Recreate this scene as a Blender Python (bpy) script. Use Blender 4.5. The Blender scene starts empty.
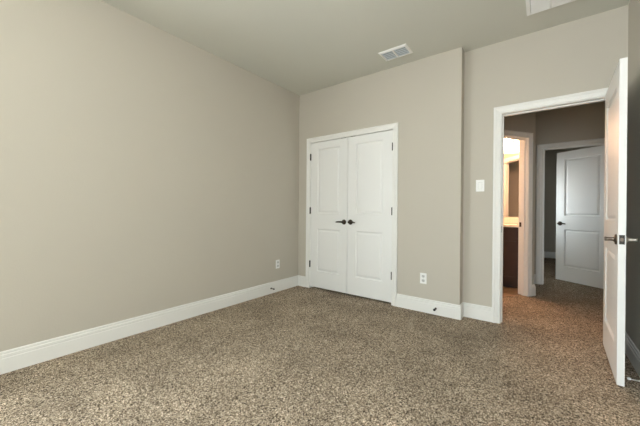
import bpy, bmesh, math, random
from mathutils import Vector, Matrix
random.seed(4)
S = bpy.context.scene
COL = S.collection
R = math.radians

# ------------------------------------------------------------------ camera
F_PX, YAW, PITCH, ROLL, SX, SY, CH = 294.863, 37.092, -0.0773, 0.4747, -0.124, -2.181, 1.085
cam = bpy.data.cameras.new('camera'); cam_o = bpy.data.objects.new('camera', cam); COL.objects.link(cam_o)
a, b, c = R(YAW), R(PITCH), R(ROLL)
fw = Vector((-math.sin(a)*math.cos(b), math.cos(a)*math.cos(b), math.sin(b)))
rt0 = Vector((math.cos(a), math.sin(a), 0)); up0 = rt0.cross(fw)
rt = rt0*math.cos(c) + up0*math.sin(c); up = up0*math.cos(c) - rt0*math.sin(c)
M = Matrix((rt, up, -fw)).transposed().to_4x4(); M.translation = (0, 0, CH)
cam_o.matrix_world = M
cam.sensor_width = 36; cam.lens = 36*F_PX/640
cam.shift_x = -SX/640; cam.shift_y = SY/640
cam.clip_start = .02
S.camera = cam_o

# ------------------------------------------------------------------ light
S.view_settings.view_transform = 'Standard'; S.view_settings.look = 'None'
S.view_settings.gamma = 1; S.view_settings.use_curve_mapping = False
S.view_settings.exposure = 0.82
w = bpy.data.worlds.new('sky'); S.world = w; w.use_nodes = True
nt = w.node_tree; bg = nt.nodes['Background']
tc = nt.nodes.new('ShaderNodeTexCoord'); sep = nt.nodes.new('ShaderNodeSeparateXYZ')
rmp = nt.nodes.new('ShaderNodeValToRGB'); mr = nt.nodes.new('ShaderNodeMapRange')
nt.links.new(tc.outputs['Generated'], sep.inputs[0]); nt.links.new(sep.outputs['Z'], mr.inputs['Value'])
mr.inputs['From Min'].default_value = -1; mr.inputs['From Max'].default_value = 1
nt.links.new(mr.outputs[0], rmp.inputs[0]); nt.links.new(rmp.outputs[0], bg.inputs[0])
cr = rmp.color_ramp
cr.elements[0].position = .46; cr.elements[0].color = (.92, .97, .97, 1)
cr.elements[1].position = .54; cr.elements[1].color = (.84, .95, 1.0, 1)
bg.inputs[1].default_value = 12

WY0, WY1, WZ0, WZ1, YB = -1.75, -.45, .60, 2.30, -2.0      # the window in the left wall, behind the camera
BX0, BX1 = -.50, .40                                       # the window in the back wall
def area(name, loc, rot, sx, sy, power, col=(1, 1, 1), portal=False):
    l = bpy.data.lights.new(name, 'AREA'); l.shape = 'RECTANGLE'; l.size = sx; l.size_y = sy
    l.energy = power; l.color = col
    if portal: l.cycles.is_portal = True
    o = bpy.data.objects.new(name, l); o.location = loc; o.rotation_euler = rot; COL.objects.link(o); return o
area('window_portal', (-2.8178-.13, (WY0+WY1)/2, (WZ0+WZ1)/2), (0, R(-90), 0), WZ1-WZ0, WY1-WY0, 1, portal=True)
area('added_window_portal', (-.62, 6.30, 1.275), (0, R(-90), 0), .85, .60, 1, portal=True)  # portal for the added far room opening
area('back_window_portal', ((BX0+BX1)/2, YB-.13, (WZ0+WZ1)/2), (R(90), 0, 0), BX1-BX0, WZ1-WZ0, 1, portal=True)
def point(name, loc, power, col, r=.06):
    l = bpy.data.lights.new(name, 'POINT'); l.energy = power; l.color = col; l.shadow_soft_size = r
    o = bpy.data.objects.new(name, l); o.location = loc; COL.objects.link(o); return o
WARM = (1.0, .58, .34)

# ------------------------------------------------------------------ materials
def lin(r, g, b): return tuple(((v/255+.055)/1.055)**2.4 if v > 10 else v/255/12.92 for v in (r, g, b))
def mat(name, col, rough=.5, metal=0., bump=None, var=0., vscale=3., spec=.5):
    m = bpy.data.materials.new(name); m.use_nodes = True; n = m.node_tree; p = n.nodes['Principled BSDF']
    p.inputs['Base Color'].default_value = (*col, 1); p.inputs['Roughness'].default_value = rough
    p.inputs['Metallic'].default_value = metal; p.inputs['Specular IOR Level'].default_value = spec
    co = n.nodes.new('ShaderNodeTexCoord')
    if var:
        nz = n.nodes.new('ShaderNodeTexNoise'); nz.inputs['Scale'].default_value = vscale; nz.inputs['Detail'].default_value = 3
        mx = n.nodes.new('ShaderNodeMix'); mx.data_type = 'RGBA'
        mx.inputs['A'].default_value = (*[v*(1-var) for v in col], 1); mx.inputs['B'].default_value = (*[min(1, v*(1+var)) for v in col], 1)
        n.links.new(co.outputs['Object'], nz.inputs['Vector']); n.links.new(nz.outputs['Fac'], mx.inputs['Factor'])
        n.links.new(mx.outputs['Result'], p.inputs['Base Color'])
    if bump:
        nz = n.nodes.new('ShaderNodeTexNoise'); nz.inputs['Scale'].default_value = bump[0]; nz.inputs['Detail'].default_value = 2
        bp = n.nodes.new('ShaderNodeBump'); bp.inputs['Strength'].default_value = bump[1]; bp.inputs['Distance'].default_value = bump[2]
        n.links.new(co.outputs['Object'], nz.inputs['Vector']); n.links.new(nz.outputs['Fac'], bp.inputs['Height'])
        n.links.new(bp.outputs[0], p.inputs['Normal'])
    return m
PAINT = mat('greige_wall_paint', (.525, .49, .425), .75, bump=(140, .25, .002), var=.015, spec=.25)
HALLP = PAINT
CEIL = mat('ceiling_paint', (.66, .66, .60), .85, bump=(110, .35, .003), var=.015, spec=.2)
TRIM = mat('white_trim_paint', (.80, .795, .77), .38, spec=.4)
DOORM = mat('white_door_paint', (.80, .80, .79), .40, bump=(60, .05, .001), spec=.4)
BRONZE = mat('dark_bronze', (.075, .06, .048), .32, metal=.9)
STEEL = mat('dull_hinge_metal', (.05, .045, .04), .45, metal=.7)
OILRUB = mat('worn_bronze', (.17, .135, .11), .28, metal=1)
NICKEL = mat('satin_nickel', (.55, .53, .5), .3, metal=1)
PLASTIC = mat('white_plastic', (.86, .86, .85), .3)
PLASTIC2 = mat('grey_plastic', (.60, .60, .59), .35)
SLOT = mat('dark_slot', (.03, .03, .03), .6)
RUBBER = mat('black_rubber', (.02, .018, .016), .6)
VENTW = mat('vent_enamel', (.88, .88, .87), .4)
LOUV = mat('louver_enamel', (.60, .67, .74), .4)
DUCT = mat('duct_shade', (.06, .075, .09), .6)  # dark tone stands in for the shade up inside the duct
CAB = mat('dark_walnut_cabinet', (.036, .013, .007), .6, var=.25, vscale=12)
STONE = mat('cream_countertop', (.80, .74, .64), .25, var=.05, vscale=30)
TILE = mat('bathroom_floor_vinyl', (.28, .19, .12), .5, var=.1, vscale=8)
MIRR = mat('silvered_mirror', (.9, .9, .9), .01, metal=1)
def glow(name, col, strength):
    m = bpy.data.materials.new(name); m.use_nodes = True; p = m.node_tree.nodes['Principled BSDF']
    p.inputs['Base Color'].default_value = (.9, .88, .84, 1)
    p.inputs['Emission Color'].default_value = (*col, 1); p.inputs['Emission Strength'].default_value = strength
    return m
GLOBE = glow('fill_lamp_glass', (.97, 1, 1), 22)  # glow of the added bedroom fill lamp
GLOW = glow('lit_frosted_glass', WARM, 120)

def carpet():
    m = bpy.data.materials.new('frieze_carpet'); m.use_nodes = True; n = m.node_tree; p = n.nodes['Principled BSDF']
    L = n.links.new; N = n.nodes.new
    p.inputs['Roughness'].default_value = .95; p.inputs['Specular IOR Level'].default_value = .1
    co = N('ShaderNodeTexCoord')
    # every tuft gets its own shade: small cells with a random value, roughened by noise
    warp = N('ShaderNodeTexNoise'); warp.inputs['Scale'].default_value = 160; warp.inputs['Detail'].default_value = 1
    add = N('ShaderNodeVectorMath'); add.operation = 'MULTIPLY_ADD'; add.inputs[1].default_value = (.012, .012, 0)
    L(co.outputs['Object'], warp.inputs['Vector']); L(warp.outputs['Color'], add.inputs[0]); L(co.outputs['Object'], add.inputs[2])
    vo = N('ShaderNodeTexVoronoi'); vo.inputs['Scale'].default_value = 235; vo.inputs['Randomness'].default_value = 1; L(add.outputs[0], vo.inputs['Vector'])
    sp = N('ShaderNodeSeparateXYZ'); L(vo.outputs['Color'], sp.inputs[0])
    vo2 = N('ShaderNodeTexVoronoi'); vo2.inputs['Scale'].default_value = 120; L(add.outputs[0], vo2.inputs['Vector'])
    sp2 = N('ShaderNodeSeparateXYZ'); L(vo2.outputs['Color'], sp2.inputs[0])
    mx = N('ShaderNodeMath'); mx.operation = 'MULTIPLY_ADD'; mx.inputs[1].default_value = .80
    m2 = N('ShaderNodeMath'); m2.operation = 'MULTIPLY'; m2.inputs[1].default_value = .20
    L(sp2.outputs['Y'], m2.inputs[0]); L(sp.outputs['X'], mx.inputs[0]); L(m2.outputs[0], mx.inputs[2])
    r = N('ShaderNodeValToRGB'); e = r.color_ramp.elements
    e[0].position = .12; e[0].color = (.03, .02, .014, 1); e[1].position = .95; e[1].color = (.92, .78, .62, 1)
    q = e.new(.28); q.color = (.11, .08, .058, 1); q = e.new(.42); q.color = (.28, .215, .152, 1); q = e.new(.70); q.color = (.48, .388, .29, 1)
    L(mx.outputs[0], r.inputs[0])
    big = N('ShaderNodeTexNoise'); big.inputs['Scale'].default_value = 2.6; big.inputs['Detail'].default_value = 3
    L(co.outputs['Object'], big.inputs['Vector'])
    mr = N('ShaderNodeMapRange'); mr.inputs['From Min'].default_value = .3; mr.inputs['From Max'].default_value = .7
    mr.inputs['To Min'].default_value = .80; mr.inputs['To Max'].default_value = 1.18
    L(big.outputs['Fac'], mr.inputs['Value'])
    mu = N('ShaderNodeVectorMath'); mu.operation = 'SCALE'
    L(r.outputs[0], mu.inputs[0]); L(mr.outputs[0], mu.inputs['Scale'])
    L(mu.outputs[0], p.inputs['Base Color'])
    bp = N('ShaderNodeBump'); bp.inputs['Strength'].default_value = .7; bp.inputs['Distance'].default_value = .008
    L(mx.outputs[0], bp.inputs['Height']); L(bp.outputs[0], p.inputs['Normal'])
    return m
CARPET = carpet()

# ------------------------------------------------------------------ mesh helpers
def link(name, bm, m, parent=None, smooth=False, bevel=0):
    bmesh.ops.remove_doubles(bm, verts=bm.verts, dist=1e-6)
    bmesh.ops.recalc_face_normals(bm, faces=bm.faces)
    me = bpy.data.meshes.new(name); bm.to_mesh(me); bm.free(); me.materials.append(m)
    if smooth:
        for p in me.polygons: p.use_smooth = True
    o = bpy.data.objects.new(name, me); COL.objects.link(o)
    if parent: o.parent = parent
    if bevel:
        md = o.modifiers.new('bevel', 'BEVEL'); md.width = bevel; md.segments = 2; md.limit_method = 'ANGLE'
    return o
def box(bm, x0, x1, y0, y1, z0, z1, mtx=None):
    vs = [bm.verts.new(p) for p in ((x0,y0,z0),(x1,y0,z0),(x1,y1,z0),(x0,y1,z0),(x0,y0,z1),(x1,y0,z1),(x1,y1,z1),(x0,y1,z1))]
    if mtx:
        for v in vs: v.co = mtx @ v.co
    for f in ((0,3,2,1),(4,5,6,7),(0,1,5,4),(1,2,6,5),(2,3,7,6),(3,0,4,7)): bm.faces.new([vs[i] for i in f])
def prism(bm, pts, z0, z1):
    lo = [bm.verts.new((x, y, z0)) for x, y in pts]; hi = [bm.verts.new((x, y, z1)) for x, y in pts]; n = len(pts)
    bm.faces.new(lo[::-1]); bm.faces.new(hi)
    for i in range(n): bm.faces.new((lo[i], lo[(i+1) % n], hi[(i+1) % n], hi[i]))
def tube(bm, p0, p1, r0, r1=None, seg=20):
    """round bar from p0 to p1"""
    r1 = r0 if r1 is None else r1
    p0, p1 = Vector(p0), Vector(p1); q = (p1-p0).to_track_quat('Z', 'Y')
    rings = []
    for p, r in ((p0, r0), (p1, r1)):
        rings.append([bm.verts.new(p + q @ Vector((r*math.cos(2*math.pi*k/seg), r*math.sin(2*math.pi*k/seg), 0))) for k in range(seg)])
    for k in range(seg): bm.faces.new((rings[0][k], rings[0][(k+1) % seg], rings[1][(k+1) % seg], rings[1][k]))
    bm.faces.new(rings[0][::-1]); bm.faces.new(rings[1])
def lathe(bm, prof, mtx, seg=24):
    """prof: (radius, height) pairs along local z"""
    rings = [[bm.verts.new(mtx @ Vector((r*math.cos(2*math.pi*k/seg), r*math.sin(2*math.pi*k/seg), h))) for k in range(seg)] for r, h in prof]
    for A, B in zip(rings, rings[1:]):
        for k in range(seg): bm.faces.new((A[k], A[(k+1) % seg], B[(k+1) % seg], B[k]))
    bm.faces.new(rings[0][::-1]); bm.faces.new(rings[-1])
def sweep(bm, path, prof, fn, side=1):
    """mitred sweep of prof [(offset, height)] along the 2-D path; fn maps (a, b, height) to 3-D"""
    P = [Vector(p) for p in path]; n = len(P); rings = []
    for i, p in enumerate(P):
        d0 = (p-P[i-1]).normalized() if i else None; d1 = (P[i+1]-p).normalized() if i < n-1 else None
        d0 = d0 or d1; d1 = d1 or d0
        n0 = Vector((-d0.y, d0.x))*side; n1 = Vector((-d1.y, d1.x))*side
        m = (n0+n1); m = m/(m.dot(n0))
        rings.append([bm.verts.new(fn(*(p+m*o), h)) for o, h in prof])
    k = len(prof)
    for A, B in zip(rings, rings[1:]):
        for j in range(k): bm.faces.new((A[j], A[(j+1) % k], B[(j+1) % k], B[j]))
    bm.faces.new(rings[0]); bm.faces.new(rings[-1][::-1])
def struct(o, label=None):
    o['kind'] = 'structure'
    if label: o['label'] = label
    return o
def tag(o, label, cat, group=None):
    o['label'] = label; o['category'] = cat
    if group: o['group'] = group
    return o
def empty(name, loc, rz=0):
    o = bpy.data.objects.new(name, None); o.location = loc; o.rotation_euler = (0, 0, rz); o.empty_display_size = .1
    COL.objects.link(o); return o

# ------------------------------------------------------------------ dimensions
H = 2.741
XL, YC, XJ, YE, XR = -2.8178, 3.217, -.660, 3.3468, .5317
CL, CR, CT = -2.6004, -1.3848, 2.0277          # closet opening (casing inner edge)
EL, ER, ET = -.322, .438, 2.037                # room doorway (jamb faces)
T = .115                                       # wall thickness
YF = 5.5495                                    # far hall wall
C0 = Vector((-.083, 4.745)); DD = Vector((-.574, -.819)); NN = Vector((-.819, .574))   # diagonal bathroom wall
def dg(s, n=0): q = C0 + DD*s + NN*n; return (q.x, q.y)
FL, FR, FT = .008, .750, 2.035                 # far doorway

# ------------------------------------------------------------------ shell
bm = bmesh.new(); box(bm, -3.2, 3.0, -2.4, 9.2, -.1, 0); struct(link('floor', bm, CARPET), 'speckled brown and beige cut pile carpet')
bm = bmesh.new(); prism(bm, [(-1.75, 3.95), (-1.02, 3.95), (-1.02, 3.55), dg(1.50, .06), dg(0.02, .06), (-.23, 4.8), (-.23, 5.46), (-1.75, 5.46)], -.03, .004)
struct(link('floor_bathroom', bm, TILE), 'brown bathroom floor in front of the vanity')
bm = bmesh.new(); box(bm, -3.2, 3.0, -2.4, 9.2, H, H+.12); struct(link('ceiling', bm, CEIL), 'greige painted flat ceiling')
bm = bmesh.new(); 
box(bm, XL-T, XL, YB-T, WY0, 0, H); box(bm, XL-T, XL, WY1, YC+.8, 0, H); box(bm, XL-T, XL, WY0, WY1, 0, WZ0); box(bm, XL-T, XL, WY0, WY1, WZ1, H)
struct(link('wall_left', bm, PAINT))
bm = bmesh.new()
box(bm, XL, CL-.015, YC, YC+T, 0, H); box(bm, CR+.015, XJ, YC, YC+T, 0, H); box(bm, CL-.015, CR+.015, YC, YC+T, CT+.015, H)
box(bm, XJ-.1, XJ, YC+T, YE+T, 0, H)
struct(link('wall_closet', bm, PAINT))
bm = bmesh.new()
box(bm, XJ, EL-.02, YE, YE+T, 0, H); box(bm, ER+.02, 1.15, YE, YE+T, 0, H); box(bm, EL-.02, ER+.02, YE, YE+T, ET+.02, H)
box(bm, -1.06, XJ-.1, YC+T, YE+T, 0, H)
struct(link('wall_entry', bm, PAINT))
bm = bmesh.new(); box(bm, XR, XR+T, YB-T, YE, 0, H); struct(link('wall_right', bm, PAINT))
bm = bmesh.new()
box(bm, XL, BX0, YB-T, YB, 0, H); box(bm, BX1, XR, YB-T, YB, 0, H); box(bm, BX0, BX1, YB-T, YB, 0, WZ0); box(bm, BX0, BX1, YB-T, YB, WZ1, H)
struct(link('wall_back', bm, PAINT))
bm = bmesh.new(); box(bm, XL, -1.06, 3.85, 3.95, 0, H); box(bm, -1.06, -.96, 3.40, 3.95, 0, H)
struct(link('wall_closet_rear', bm, PAINT))
# hallway
bm = bmesh.new()
prism(bm, [dg(.111), dg(0), (-.125, 4.80), (-.125, YF), (-.24, YF), (-.24, 4.73), dg(.111, T)], 0, H)
prism(bm, [dg(.809), dg(.809, T), dg(1.60, T), dg(1.60)], 0, H)
prism(bm, [dg(.111), dg(.111, T), dg(.809, T), dg(.809)], 2.055, H)
struct(link('wall_bathroom_diagonal', bm, HALLP))
bm = bmesh.new(); box(bm, -1.85, -.24, 5.45, 5.56, 0, H); struct(link('wall_bathroom_rear', bm, HALLP))
bm = bmesh.new(); box(bm, -1.85, -1.75, 3.95, 5.45, 0, H); struct(link('wall_bathroom_left', bm, HALLP))
bm = bmesh.new()
box(bm, -.24, FL-.02, YF, YF+T, 0, H); box(bm, FR+.02, 2.6, YF, YF+T, 0, H); box(bm, FL-.02, FR+.02, YF, YF+T, FT+.02, H)
struct(link('wall_hall_far', bm, HALLP))
bm = bmesh.new(); box(bm, 1.15, 1.25, YE, YF, 0, H); struct(link('wall_hall_right', bm, HALLP))
bm = bmesh.new(); box(bm, -.5, 2.6, 8.9, 9.0, 0, H); struct(link('wall_far_room', bm, HALLP))
FW = (6.00, 6.60, .85, 1.70)                    # unseen opening added in the far room to light the far door
bm = bmesh.new(); box(bm, 2.6, 2.7, YF, 9.0, 0, H)
box(bm, -.6, -.5, YF, FW[0], 0, H); box(bm, -.6, -.5, FW[1], 9.0, 0, H); box(bm, -.6, -.5, FW[0], FW[1], 0, FW[2]); box(bm, -.6, -.5, FW[0], FW[1], FW[3], H)
struct(link('wall_far_room_sides', bm, HALLP))
bm = bmesh.new()
for z in (FW[2], FW[3]-.05): box(bm, -.58, -.54, FW[0], FW[1], z, z+.05)
for y in (FW[0], FW[1]-.05): box(bm, -.58, -.54, y, y+.05, FW[2]+.05, FW[3]-.05)
struct(link('added_window', bm, TRIM), 'added unseen white framed window lighting the far door')

# window behind the camera
bm = bmesh.new()
fx = .05; xa, xb = XL-.10, XL-.04
box(bm, xa, xb, WY0, WY1, WZ0, WZ0+fx); box(bm, xa, xb, WY0, WY1, WZ1-fx, WZ1)
for y in (WY0, (WY0+WY1)/2-fx/2, WY1-fx): box(bm, xa, xb, y, y+fx, WZ0+fx, WZ1-fx)
struct(link('window_1', bm, TRIM), 'wide white framed window')

bm = bmesh.new(); ya, yb = YB-.10, YB-.04
box(bm, BX0, BX1, ya, yb, WZ0, WZ0+fx); box(bm, BX0, BX1, ya, yb, WZ1-fx, WZ1)
for x in (BX0, (BX0+BX1)/2-fx/2, BX1-fx): box(bm, x, x+fx, ya, yb, WZ0+fx, WZ1-fx)
struct(link('window_3', bm, TRIM), 'added unseen white framed window lighting the far door')

# ------------------------------------------------------------------ trim
BB = [(0, 0), (.0145, 0), (.0145, .098), (.0115, .1005), (.0115, .104), (.0135, .1065), (.0135, .122), (.0085, .125), (.0085, .129), (.0100, .131), (.0095, .141), (.006, .145), (0, .145)]
def baseboard(name, path, side=1):
    bm = bmesh.new(); sweep(bm, path, BB, lambda x, y, h: (x, y, h), side); return struct(link(name, bm, TRIM))
CW = .065
ycw = YC
baseboard('baseboard_left', [(XL, YB), (XL, YC), (CL-CW, YC)], -1)
baseboard('baseboard_closet', [(CR+CW, YC), (XJ, YC), (XJ, YE), (EL-.005-CW, YE)], -1)
baseboard('baseboard_right', [(ER+.005+CW, YE), (XR, YE), (XR, YB), (XL, YB)], -1)
s0 = dg(.06)
baseboard('baseboard_hall', [dg(.058), dg(0), (-.125, 4.80), (-.125, YF), (FL-.02-CW, YF)], -1)
baseboard('baseboard_far_room', [(-.5, 5.7), (-.5, 8.9), (2.6, 8.9), (2.6, 5.7)], -1)
# casing profile: offset outward from the opening, height out of the wall
CAS = [(0, 0), (0, .009), (.004, .011), (.012, .011), (.016, .0085), (.040, .014), (.046, .0185), (.060, .0185), (.065, .015), (.065, 0)]
def casing(name, fn, x0, x1, top, mirror=1):
    bm = bmesh.new(); sweep(bm, [(x0, 0), (x0, top), (x1, top), (x1, 0)], CAS, fn, 1)
    return struct(link(name, bm, TRIM))
casing('trim_1', lambda s, z, h: (s, YC-h, z), CL, CR, CT)
casing('trim_2', lambda s, z, h: (s, YE-h, z), EL-.005, ER+.005, ET+.005)
casing('trim_3', lambda s, z, h: (s, YE+T+h, z), EL-.005, ER+.005, ET+.005)
casing('trim_4', lambda s, z, h: (s, YF-h, z), FL-.022, FR+.005, FT+.005)
def dmap(s, z, h): x, y = dg(-s, -h); return (x, y, z)
casing('trim_5', dmap, -.795, -.125, 2.040)
def dmap2(s, z, h): x, y = dg(-s, T+h); return (x, y, z)
casing('trim_6', dmap2, -.795, -.125, 2.040)
def jamb(name, fn, x0, x1, top, t=.019, dep=T, stop0=.045):
    """fn maps (s, depth, z)"""
    bm = bmesh.new()
    def b(sa, sb, da, db, za, zb):
        vs = [bm.verts.new(fn(s, dd, z)) for s, dd, z in ((sa,da,za),(sb,da,za),(sb,db,za),(sa,db,za),(sa,da,zb),(sb,da,zb),(sb,db,zb),(sa,db,zb))]
        for f in ((0,3,2,1),(4,5,6,7),(0,1,5,4),(1,2,6,5),(2,3,7,6),(3,0,4,7)): bm.faces.new([vs[i] for i in f])
    b(x0-t, x0, 0, dep, 0, top+t); b(x1, x1+t, 0, dep, 0, top+t); b(x0, x1, 0, dep, top, top+t)
    q = .011
    b(x0, x0+q, stop0, stop0+.034, 0, top-q); b(x1-q, x1, stop0, stop0+.034, 0, top-q); b(x0, x1, stop0, stop0+.034, top-q, top)
    return struct(link(name, bm, TRIM))
jamb('trim_7', lambda s, dd, z: (s, YC+dd, z), CL+.001, CR-.001, CT-.001, t=.015)
jamb('trim_8', lambda s, dd, z: (s, YE+dd, z), EL, ER, ET)
jamb('trim_9', lambda s, dd, z: (s, YF+T-dd, z), FL, FR, FT)
jamb('trim_10', lambda s, dd, z: (*dg(-s, T-dd), z), -.790, -.130, 2.035)

# ------------------------------------------------------------------ doors
def door_mesh(wd, ht, th=.035, stile=.118, zc=(.235, .815, 1.03, 1.915), grow=0):
    bm = bmesh.new(); xs = [0, stile, wd-stile, wd]; zs = [0, *[z-.012 for z in zc], ht]
    rings = [(0, 0), (.003, .004), (.009, .0125), (.020, .0125), (.030, .007), (.042, .0035)]
    for sgn in (-1, 1):
        y = sgn*th/2
        for i in range(3):
            for j in range(5):
                x0, x1, z0, z1 = xs[i], xs[i+1], zs[j], zs[j+1]
                if i == 1 and j in (1, 3):
                    prev = None
                    for ins, dp in rings:
                        yy = sgn*(th/2-dp)
                        cur = [bm.verts.new(p) for p in ((x0+ins, yy, z0+ins), (x1-ins, yy, z0+ins), (x1-ins, yy, z1-ins), (x0+ins, yy, z1-ins))]
                        if prev:
                            for k in range(4): bm.faces.new((prev[k], prev[(k+1) % 4], cur[(k+1) % 4], cur[k]))
                        prev = cur
                    bm.faces.new(prev)
                else:
                    bm.faces.new([bm.verts.new(p) for p in ((x0, y, z0), (x1, y, z0), (x1, y, z1), (x0, y, z1))])
    h = th/2
    for i in range(3):
        for z in (0, ht): bm.faces.new([bm.verts.new(p) for p in ((xs[i], -h, z), (xs[i+1], -h, z), (xs[i+1], h, z), (xs[i], h, z))])
    for j in range(5):
        for x in (0, wd): bm.faces.new([bm.verts.new(p) for p in ((x, -h, zs[j]), (x, h, zs[j]), (x, h, zs[j+1]), (x, -h, zs[j+1]))])
    return bm
def lever(parent, x, z, side, dirx, th=.035, metal=BRONZE, L=.105):
    """rose + lever on one face of a door; side -1/+1 is the face, dirx the way the lever points"""
    y = side*th/2
    bm = bmesh.new(); mt = Matrix.Translation((x, y, z)) @ Matrix.Rotation(-side*math.pi/2, 4, 'X')
    lathe(bm, [(.033, 0), (.033, .004), (.030, .008), (.018, .011), (.014, .014), (.0115, .020), (.0115, .045), (.013, .05), (.010, .056)], mt)
    rose = link('door_handle', bm, metal, parent, smooth=False)
    bm = bmesh.new(); prev = None; seg = 12
    n = 12
    for i in range(n+1):
        t = i/n; px = x + dirx*(-.008 + (L+.008)*t)
        yo = y + side*(.048 - .004*t*t + .010*max(0, t-.75)*-4*.3); zo = z + .004*math.sin(t*math.pi*1.0) - .003*t
        ry = (.0085*(1-.35*t)) * (1 if 0 < i < n else .45); rz = (.0115 - .004*t) * (1 if 0 < i < n else .45)
        cur = [bm.verts.new((px, yo+ry*math.cos(2*math.pi*k/seg), zo+rz*math.sin(2*math.pi*k/seg))) for k in range(seg)]
        if prev:
            for k in range(seg): bm.faces.new((prev[k], prev[(k+1) % seg], cur[(k+1) % seg], cur[k]))
        else: bm.faces.new(cur[::-1])
        prev = cur
    bm.faces.new(prev)
    link('lever', bm, metal, rose, smooth=True)
def hinge(parent, z, side, th=.035, hh=.089, x=-.003, leaf=.010):
    """knuckle standing proud of the face at the hinge edge"""
    bm = bmesh.new(); y = side*(th/2+.006)
    tube(bm, (x, y, z-hh/2), (x, y, z+hh/2), .0105, seg=12)
    tube(bm, (x, y, z+hh/2), (x, y, z+hh/2+.006), .005, .003, 12); tube(bm, (x, y, z-hh/2-.006), (x, y, z-hh/2), .003, .005, 12)
    box(bm, x-.004, x+.004, -side*0 + min(0, side*th/2), max(0, side*th/2)+.0, z-hh/2, z+hh/2)
    link('hinge', bm, STEEL, parent)
def make_door(name, label, loc, rz, wd, ht):
    bm = door_mesh(wd, ht); o = link(name, bm, DOORM); o.location = loc; o.rotation_euler = (0, 0, rz)
    return struct(o, label)
TH = .035
seam = (CL+CR)/2
yd = YC + .004 + TH/2
d1 = make_door('door_1', 'left leaf of the white double closet doors', (CL+.003, yd, .026), 0, seam-.003-(CL+.003), CT-.006-.026)
d2 = make_door('door_2', 'right leaf of the white double closet doors', (CR-.003, yd, .026), math.pi, (CR-.003)-(seam+.003), CT-.006-.026)
wl = seam-.003-(CL+.003)
lever(d1, wl-.048, .912, -1, -1, metal=BRONZE); lever(d2, wl-.043, .914, 1, -1, metal=BRONZE, L=.09)
for z in (1.802, 1.056, .312): hinge(d1, z, -1); hinge(d2, z, 1)
for dd_, sd in ((d1, -1), (d2, 1)):        # ball catches above the leaves
    bm = bmesh.new(); zt = CT-.027; box(bm, wl-.105, wl-.03, -.0165 if sd < 0 else -.0165, .0165, zt-.001, zt+.0035); link('ball_catch', bm, STEEL, dd_)
# room door, swung open into the room
hx, hy, lx, ly = .4188-.0, 3.335, .3929, 2.590     # centre line of the leaf
ang = math.atan2(ly-hy, lx-hx); wd3 = math.hypot(lx-hx, ly-hy)
d3 = make_door('door_3', 'white two panel door standing open into the room', (hx, hy, .0115), ang, wd3, 2.034)
# local +y after this rotation faces +x (the wall side)
lever(d3, wd3-.060, .905, -1, -1, metal=OILRUB, L=.108); lever(d3, wd3-.060, .905, 1, -1, metal=NICKEL, L=.108)
bm = bmesh.new(); box(bm, wd3-.0005, wd3+.0018, -.0125, .0125, .878, .936); link('latch_plate', bm, STEEL, d3)
bm = bmesh.new(); box(bm, wd3+.0015, wd3+.009, -.007, .007, .897, .917); link('latch_bolt', bm, OILRUB, d3, bevel=.002)
for z in (1.80, 1.06, .30): hinge(d3, z, 1)
# far door
fh = Vector((.747, 5.668)); fl = Vector((.18, 6.071)); fa = math.atan2(fl.y-fh.y, fl.x-fh.x)
off = Vector((-math.sin(fa), math.cos(fa)))*(-TH/2)     # measured face is the one towards the camera
wd4 = .706
d4 = make_door('door_4', 'white two panel door half open beyond the hallway', (fh.x+off.x, fh.y+off.y, .015), fa, wd4, 2.022)
lever(d4, wd4-.06, .895, 1, -1, metal=BRONZE); lever(d4, wd4-.06, .895, -1, -1, metal=BRONZE)
# bathroom door folded back inside the bathroom
hb = dg(.786, T+.028); d5 = make_door('door_5', 'white bathroom door open inside the bathroom', (hb[0], hb[1], .015), R(178), .60, 2.018)
lever(d5, .54, .90, 1, -1); lever(d5, .54, .90, -1, -1)
for z in (1.80, 1.06, .30): hinge(d5, z, 1)
# strike plates (parts of the jambs)
bm = bmesh.new(); box(bm, EL-.0005, EL+.0015, YE+.006, YE+.034, .885, .945); o = struct(link('trim_11', bm, STEEL), 'metal strike plate on the doorway jamb')
bm = bmesh.new()
mm = Matrix(((-DD.x, NN.x, 0, C0.x), (-DD.y, NN.y, 0, C0.y), (0, 0, 1, 0), (0, 0, 0, 1)))
box(bm, -.1325, -.1295, T-.034, T-.008, .89, .95, mm); struct(link('trim_12', bm, BRONZE), 'dark strike plate on the bathroom jamb')

# ------------------------------------------------------------------ wall plates
def outlet(loc, rz, label):
    """plate in the local xz plane, facing local -y"""
    e = empty('wall_outlet', loc, rz); tag(e, label, 'outlet', None)
    bm = bmesh.new(); box(bm, -.035, .035, -.006, 0, -.0575, .0575); link('cover_plate', bm, PLASTIC, e, bevel=.003)
    for z in (-.0235, .0235):
        bm = bmesh.new(); pts = []
        for k in range(24):
            t = 2*math.pi*k/24; pts.append((max(-.0165, min(.0165, .0185*math.cos(t))), .0155*math.sin(t)))
        lo = [bm.verts.new((x, -.0055, z+y)) for x, y in pts]; hi = [bm.verts.new((x, -.0080, z+y)) for x, y in pts]
        bm.faces.new(lo); bm.faces.new(hi)
        for k in range(24): bm.faces.new((lo[k], lo[(k+1) % 24], hi[(k+1) % 24], hi[k]))
        r = link('receptacle', bm, PLASTIC2, e)
        bm = bmesh.new()
        for x in (-.0065, .0065): box(bm, x-.0013, x+.0013, -.0085, -.0078, z-.001, z+.008)
        box(bm, -.0025, .0025, -.0085, -.0078, z-.010, z-.005); link('slots', bm, SLOT, r)
    bm = bmesh.new(); tube(bm, (0, -.0055, 0), (0, -.0075, 0), .003, seg=10); link('screw', bm, PLASTIC2, e)
outlet((XL, 2.80, .365), R(90), 'white duplex outlet low on the long left wall')
outlet((-1.023, YC, .361), 0, 'white duplex outlet on the wall right of the closet doors')
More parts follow.
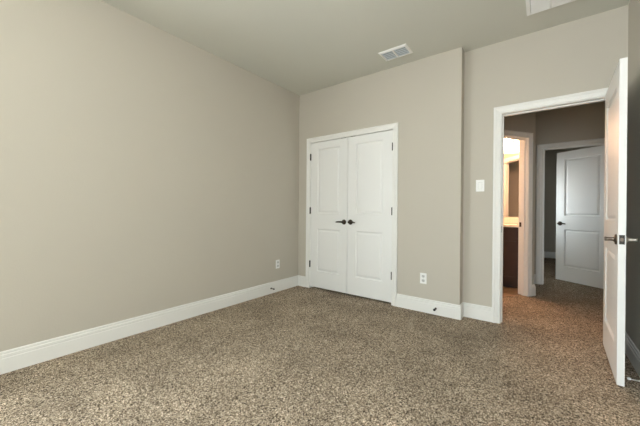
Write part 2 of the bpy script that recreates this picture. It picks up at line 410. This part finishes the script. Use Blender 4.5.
e = empty('light_switch', (-.5055, YE, 1.3475)); tag(e, 'white wall switch plate between the wall corner and the open doorway', 'switch')
bm = bmesh.new(); box(bm, -.038, .038, -.006, 0, -.0595, .0595); link('cover_plate', bm, PLASTIC, e, bevel=.003)
bm = bmesh.new(); box(bm, -.018, .018, -.0075, -.005, -.035, .035); link('switch_bezel', bm, PLASTIC2, e)
bm = bmesh.new(); box(bm, -.0155, .0155, -.012, -.006, -.0325, .0325, Matrix.Rotation(R(4), 4, 'X')); link('rocker', bm, PLASTIC, e, bevel=.001)

# ------------------------------------------------------------------ ceiling grilles
def grille(name, label, cx, cy, lx, ly, border, bars, nl, tilt, slat_mat, gw=.010, cover=.52):
    e = empty(name, (cx, cy, H)); tag(e, label, 'vent')
    x0, x1, y0, y1 = -lx/2, lx/2, -ly/2, ly/2; b = border
    bm = bmesh.new(); zt = -.003
    # sloped picture-frame border
    sweep_pts = [(x0, y0), (x1, y0), (x1, y1), (x0, y1)]
    prof = [(0, 0), (0, -.004), (b*.7, -.013), (b, -.013), (b, 0)]
    rings = []
    for (x, y) in sweep_pts:
        sx, sy = (1 if x < 0 else -1), (1 if y < 0 else -1)
        rings.append([bm.verts.new((x+sx*o, y+sy*o, h)) for o, h in prof])
    for i in range(4):
        A, B = rings[i], rings[(i+1) % 4]
        for j in range(len(prof)): bm.faces.new((A[j], A[(j+1) % 5], B[(j+1) % 5], B[j]))
    link('frame', bm, VENTW, e)
    bm = bmesh.new(); box(bm, x0+b, x1-b, y0+b, y1-b, -.0015, 0); link('duct_shade_sheet', bm, DUCT, e)  # flat dark sheet in place of a shaded cavity
    for bx in bars:
        bm = bmesh.new(); box(bm, bx-gw/2, bx+gw/2, y0+b, y1-b, -.0155, -.002); link('divider', bm, VENTW, e)
    xs = [x0+b] + sorted(bars) + [x1-b]
    step = (ly-2*b)/nl
    for xa, xb in zip(xs, xs[1:]):
        for k in range(nl):
            yc = y0+b+step*(k+.5); bm = bmesh.new()
            mt = Matrix.Translation((0, yc, -.007)) @ Matrix.Rotation(R(tilt), 4, 'X')
            box(bm, xa+.002, xb-.002, -step*cover, step*cover, -.0006, .0006, mt); link('louver', bm, slat_mat, e)
    return e
grille('ceiling_vent', 'small white ceiling register with two louvered halves', -1.240, 2.932, .300, .205, .024, [0.0], 5, -10, LOUV, .014, .29)
grille('return_grille', 'larger white ceiling grille near the doorway wall', .170, 2.800, .580, .460, .028, [-.13, .0, .13], 12, -36, VENTW, .014, .46)

# ------------------------------------------------------------------ door stops
def spring_stop(loc, direction, label, rod_m, tip_m, L=.075, r=.0035, tr=.0085):
    """a rod fixed to the baseboard with a rubber tip"""
    e = empty('door_stop', loc); tag(e, label, 'door stop'); d = Vector(direction).normalized()
    bm = bmesh.new(); tube(bm, d*0, d*.006, .011, .010, 14); link('base', bm, rod_m, e)
    bm = bmesh.new(); tube(bm, d*.005, d*(L-.014), r, seg=10)
    n = 18
    for k in range(n):
        p = d*(.009+(L-.028)*k/n); tube(bm, p, p+d*.0016, r*1.45, seg=10)
    link('spring', bm, rod_m, e)
    bm = bmesh.new(); mt = d.to_track_quat('Z', 'Y').to_matrix().to_4x4(); mt.translation = d*(L-.015)
    lathe(bm, [(tr*.8, 0), (tr, .003), (tr, .011), (tr*.75, .015)], mt, 16); link('tip', bm, tip_m, e)
spring_stop((XR-.014, 2.640, .050), (-1, -.02, 0), 'white tipped door stop on the right wall behind the open door', NICKEL, PLASTIC, L=.088)
spring_stop((XL+.014, 2.672, .068), (1, 0, 0), 'dark door stop on the left wall baseboard below the outlet', BRONZE, RUBBER, L=.06, tr=.010)
spring_stop((-.888, YC-.014, .066), (0, -1, 0), 'dark door stop on the baseboard right of the closet doors', BRONZE, RUBBER, L=.06, tr=.0125)

# ------------------------------------------------------------------ bathroom
VX0, VX1, VY0, VY1 = -1.45, -.245, 4.935, 5.447
e = empty('bathroom_vanity', ((VX0+VX1)/2, (VY0+VY1)/2, .004)); tag(e, 'dark wood bathroom vanity cabinet seen through the bathroom doorway', 'cabinet')
ox, oy = e.location.x, e.location.y
bm = bmesh.new(); box(bm, VX0-ox, VX1-ox, VY0+.02-oy, VY1-oy, .10, .865); box(bm, VX0-ox, VX1-ox, VY0+.09-oy, VY1-oy, 0, .10); link('body', bm, CAB, e)
nW = 3; ww = (VX1-VX0)/nW
for k in range(nW):
    xa, xb = VX0+ww*k+.006-ox, VX0+ww*(k+1)-.006-ox
    bm = bmesh.new(); box(bm, xa, xb, VY0-oy, VY0+.019-oy, .68, .85); dr = link('drawer', bm, CAB, e, bevel=.003)
    bm = bmesh.new(); y = VY0-oy; s = .055
    box(bm, xa, xa+s, y, y+.019, .115, .668); box(bm, xb-s, xb, y, y+.019, .115, .668)
    box(bm, xa+s, xb-s, y, y+.019, .115, .115+s); box(bm, xa+s, xb-s, y, y+.019, .668-s, .668); box(bm, xa+s, xb-s, y+.009, y+.019, .115+s, .668-s)
    link('cabinet_door', bm, CAB, e)
bm = bmesh.new(); box(bm, VX0, VX1, VY0-.025, VY1, .871, .903); box(bm, VX0, VX1, VY1-.018, VY1, .903, 1.0)
tag(link('countertop', bm, STONE, None, bevel=.003), 'cream countertop with backsplash on the dark bathroom vanity', 'countertop')
e = empty('bathroom_mirror', (-.86, 5.448, 1.012)); tag(e, 'wide mirror on the bathroom wall above the countertop', 'mirror')
bm = bmesh.new(); box(bm, -.58, .60, -.006, 0, 0, .985); link('mirror_glass', bm, MIRR, e)
e = empty('vanity_light', (-.85, 5.45, 2.15)); tag(e, 'lit vanity light bar above the bathroom mirror', 'lamp')
bm = bmesh.new(); box(bm, -.48, .48, -.025, 0, -.045, .045); link('wall_bar', bm, NICKEL, e, bevel=.004)
for x in (-.38, 0, .40):
    bm = bmesh.new(); tube(bm, (x, -.02, 0), (x, -.09, .0), .012, seg=14); link('arm', bm, NICKEL, e)
    bm = bmesh.new(); lathe(bm, [(.035, -.06), (.058, -.055), (.062, .0), (.055, .05), (.02, .065)], Matrix.Translation((x, -.11, 0)), 24); link('glass_shade', bm, GLOW, e, smooth=True)

# unseen fill lamp above and behind the frame, added to brighten ceiling and walls
LX, LY = -.30, -.05
e = empty('added_fill_lamp', (LX, LY, H)); tag(e, 'added unseen fill lamp, a pendant with a round opal globe', 'lamp')
bm = bmesh.new(); lathe(bm, [(.07, 0), (.075, -.02), (.04, -.04), (.012, -.05), (.012, -.30), (.05, -.305), (.05, -.33)], Matrix.Identity(4), 32); link('stem', bm, NICKEL, e, smooth=True)
bm = bmesh.new(); gr = .15
lathe(bm, [(gr*math.sin(math.pi*k/16), -.461 + gr*math.cos(math.pi*k/16)) for k in range(2, 16)] + [(.005, -.461-gr)], Matrix.Identity(4), 32); link('glass_globe', bm, GLOBE, e, smooth=True)
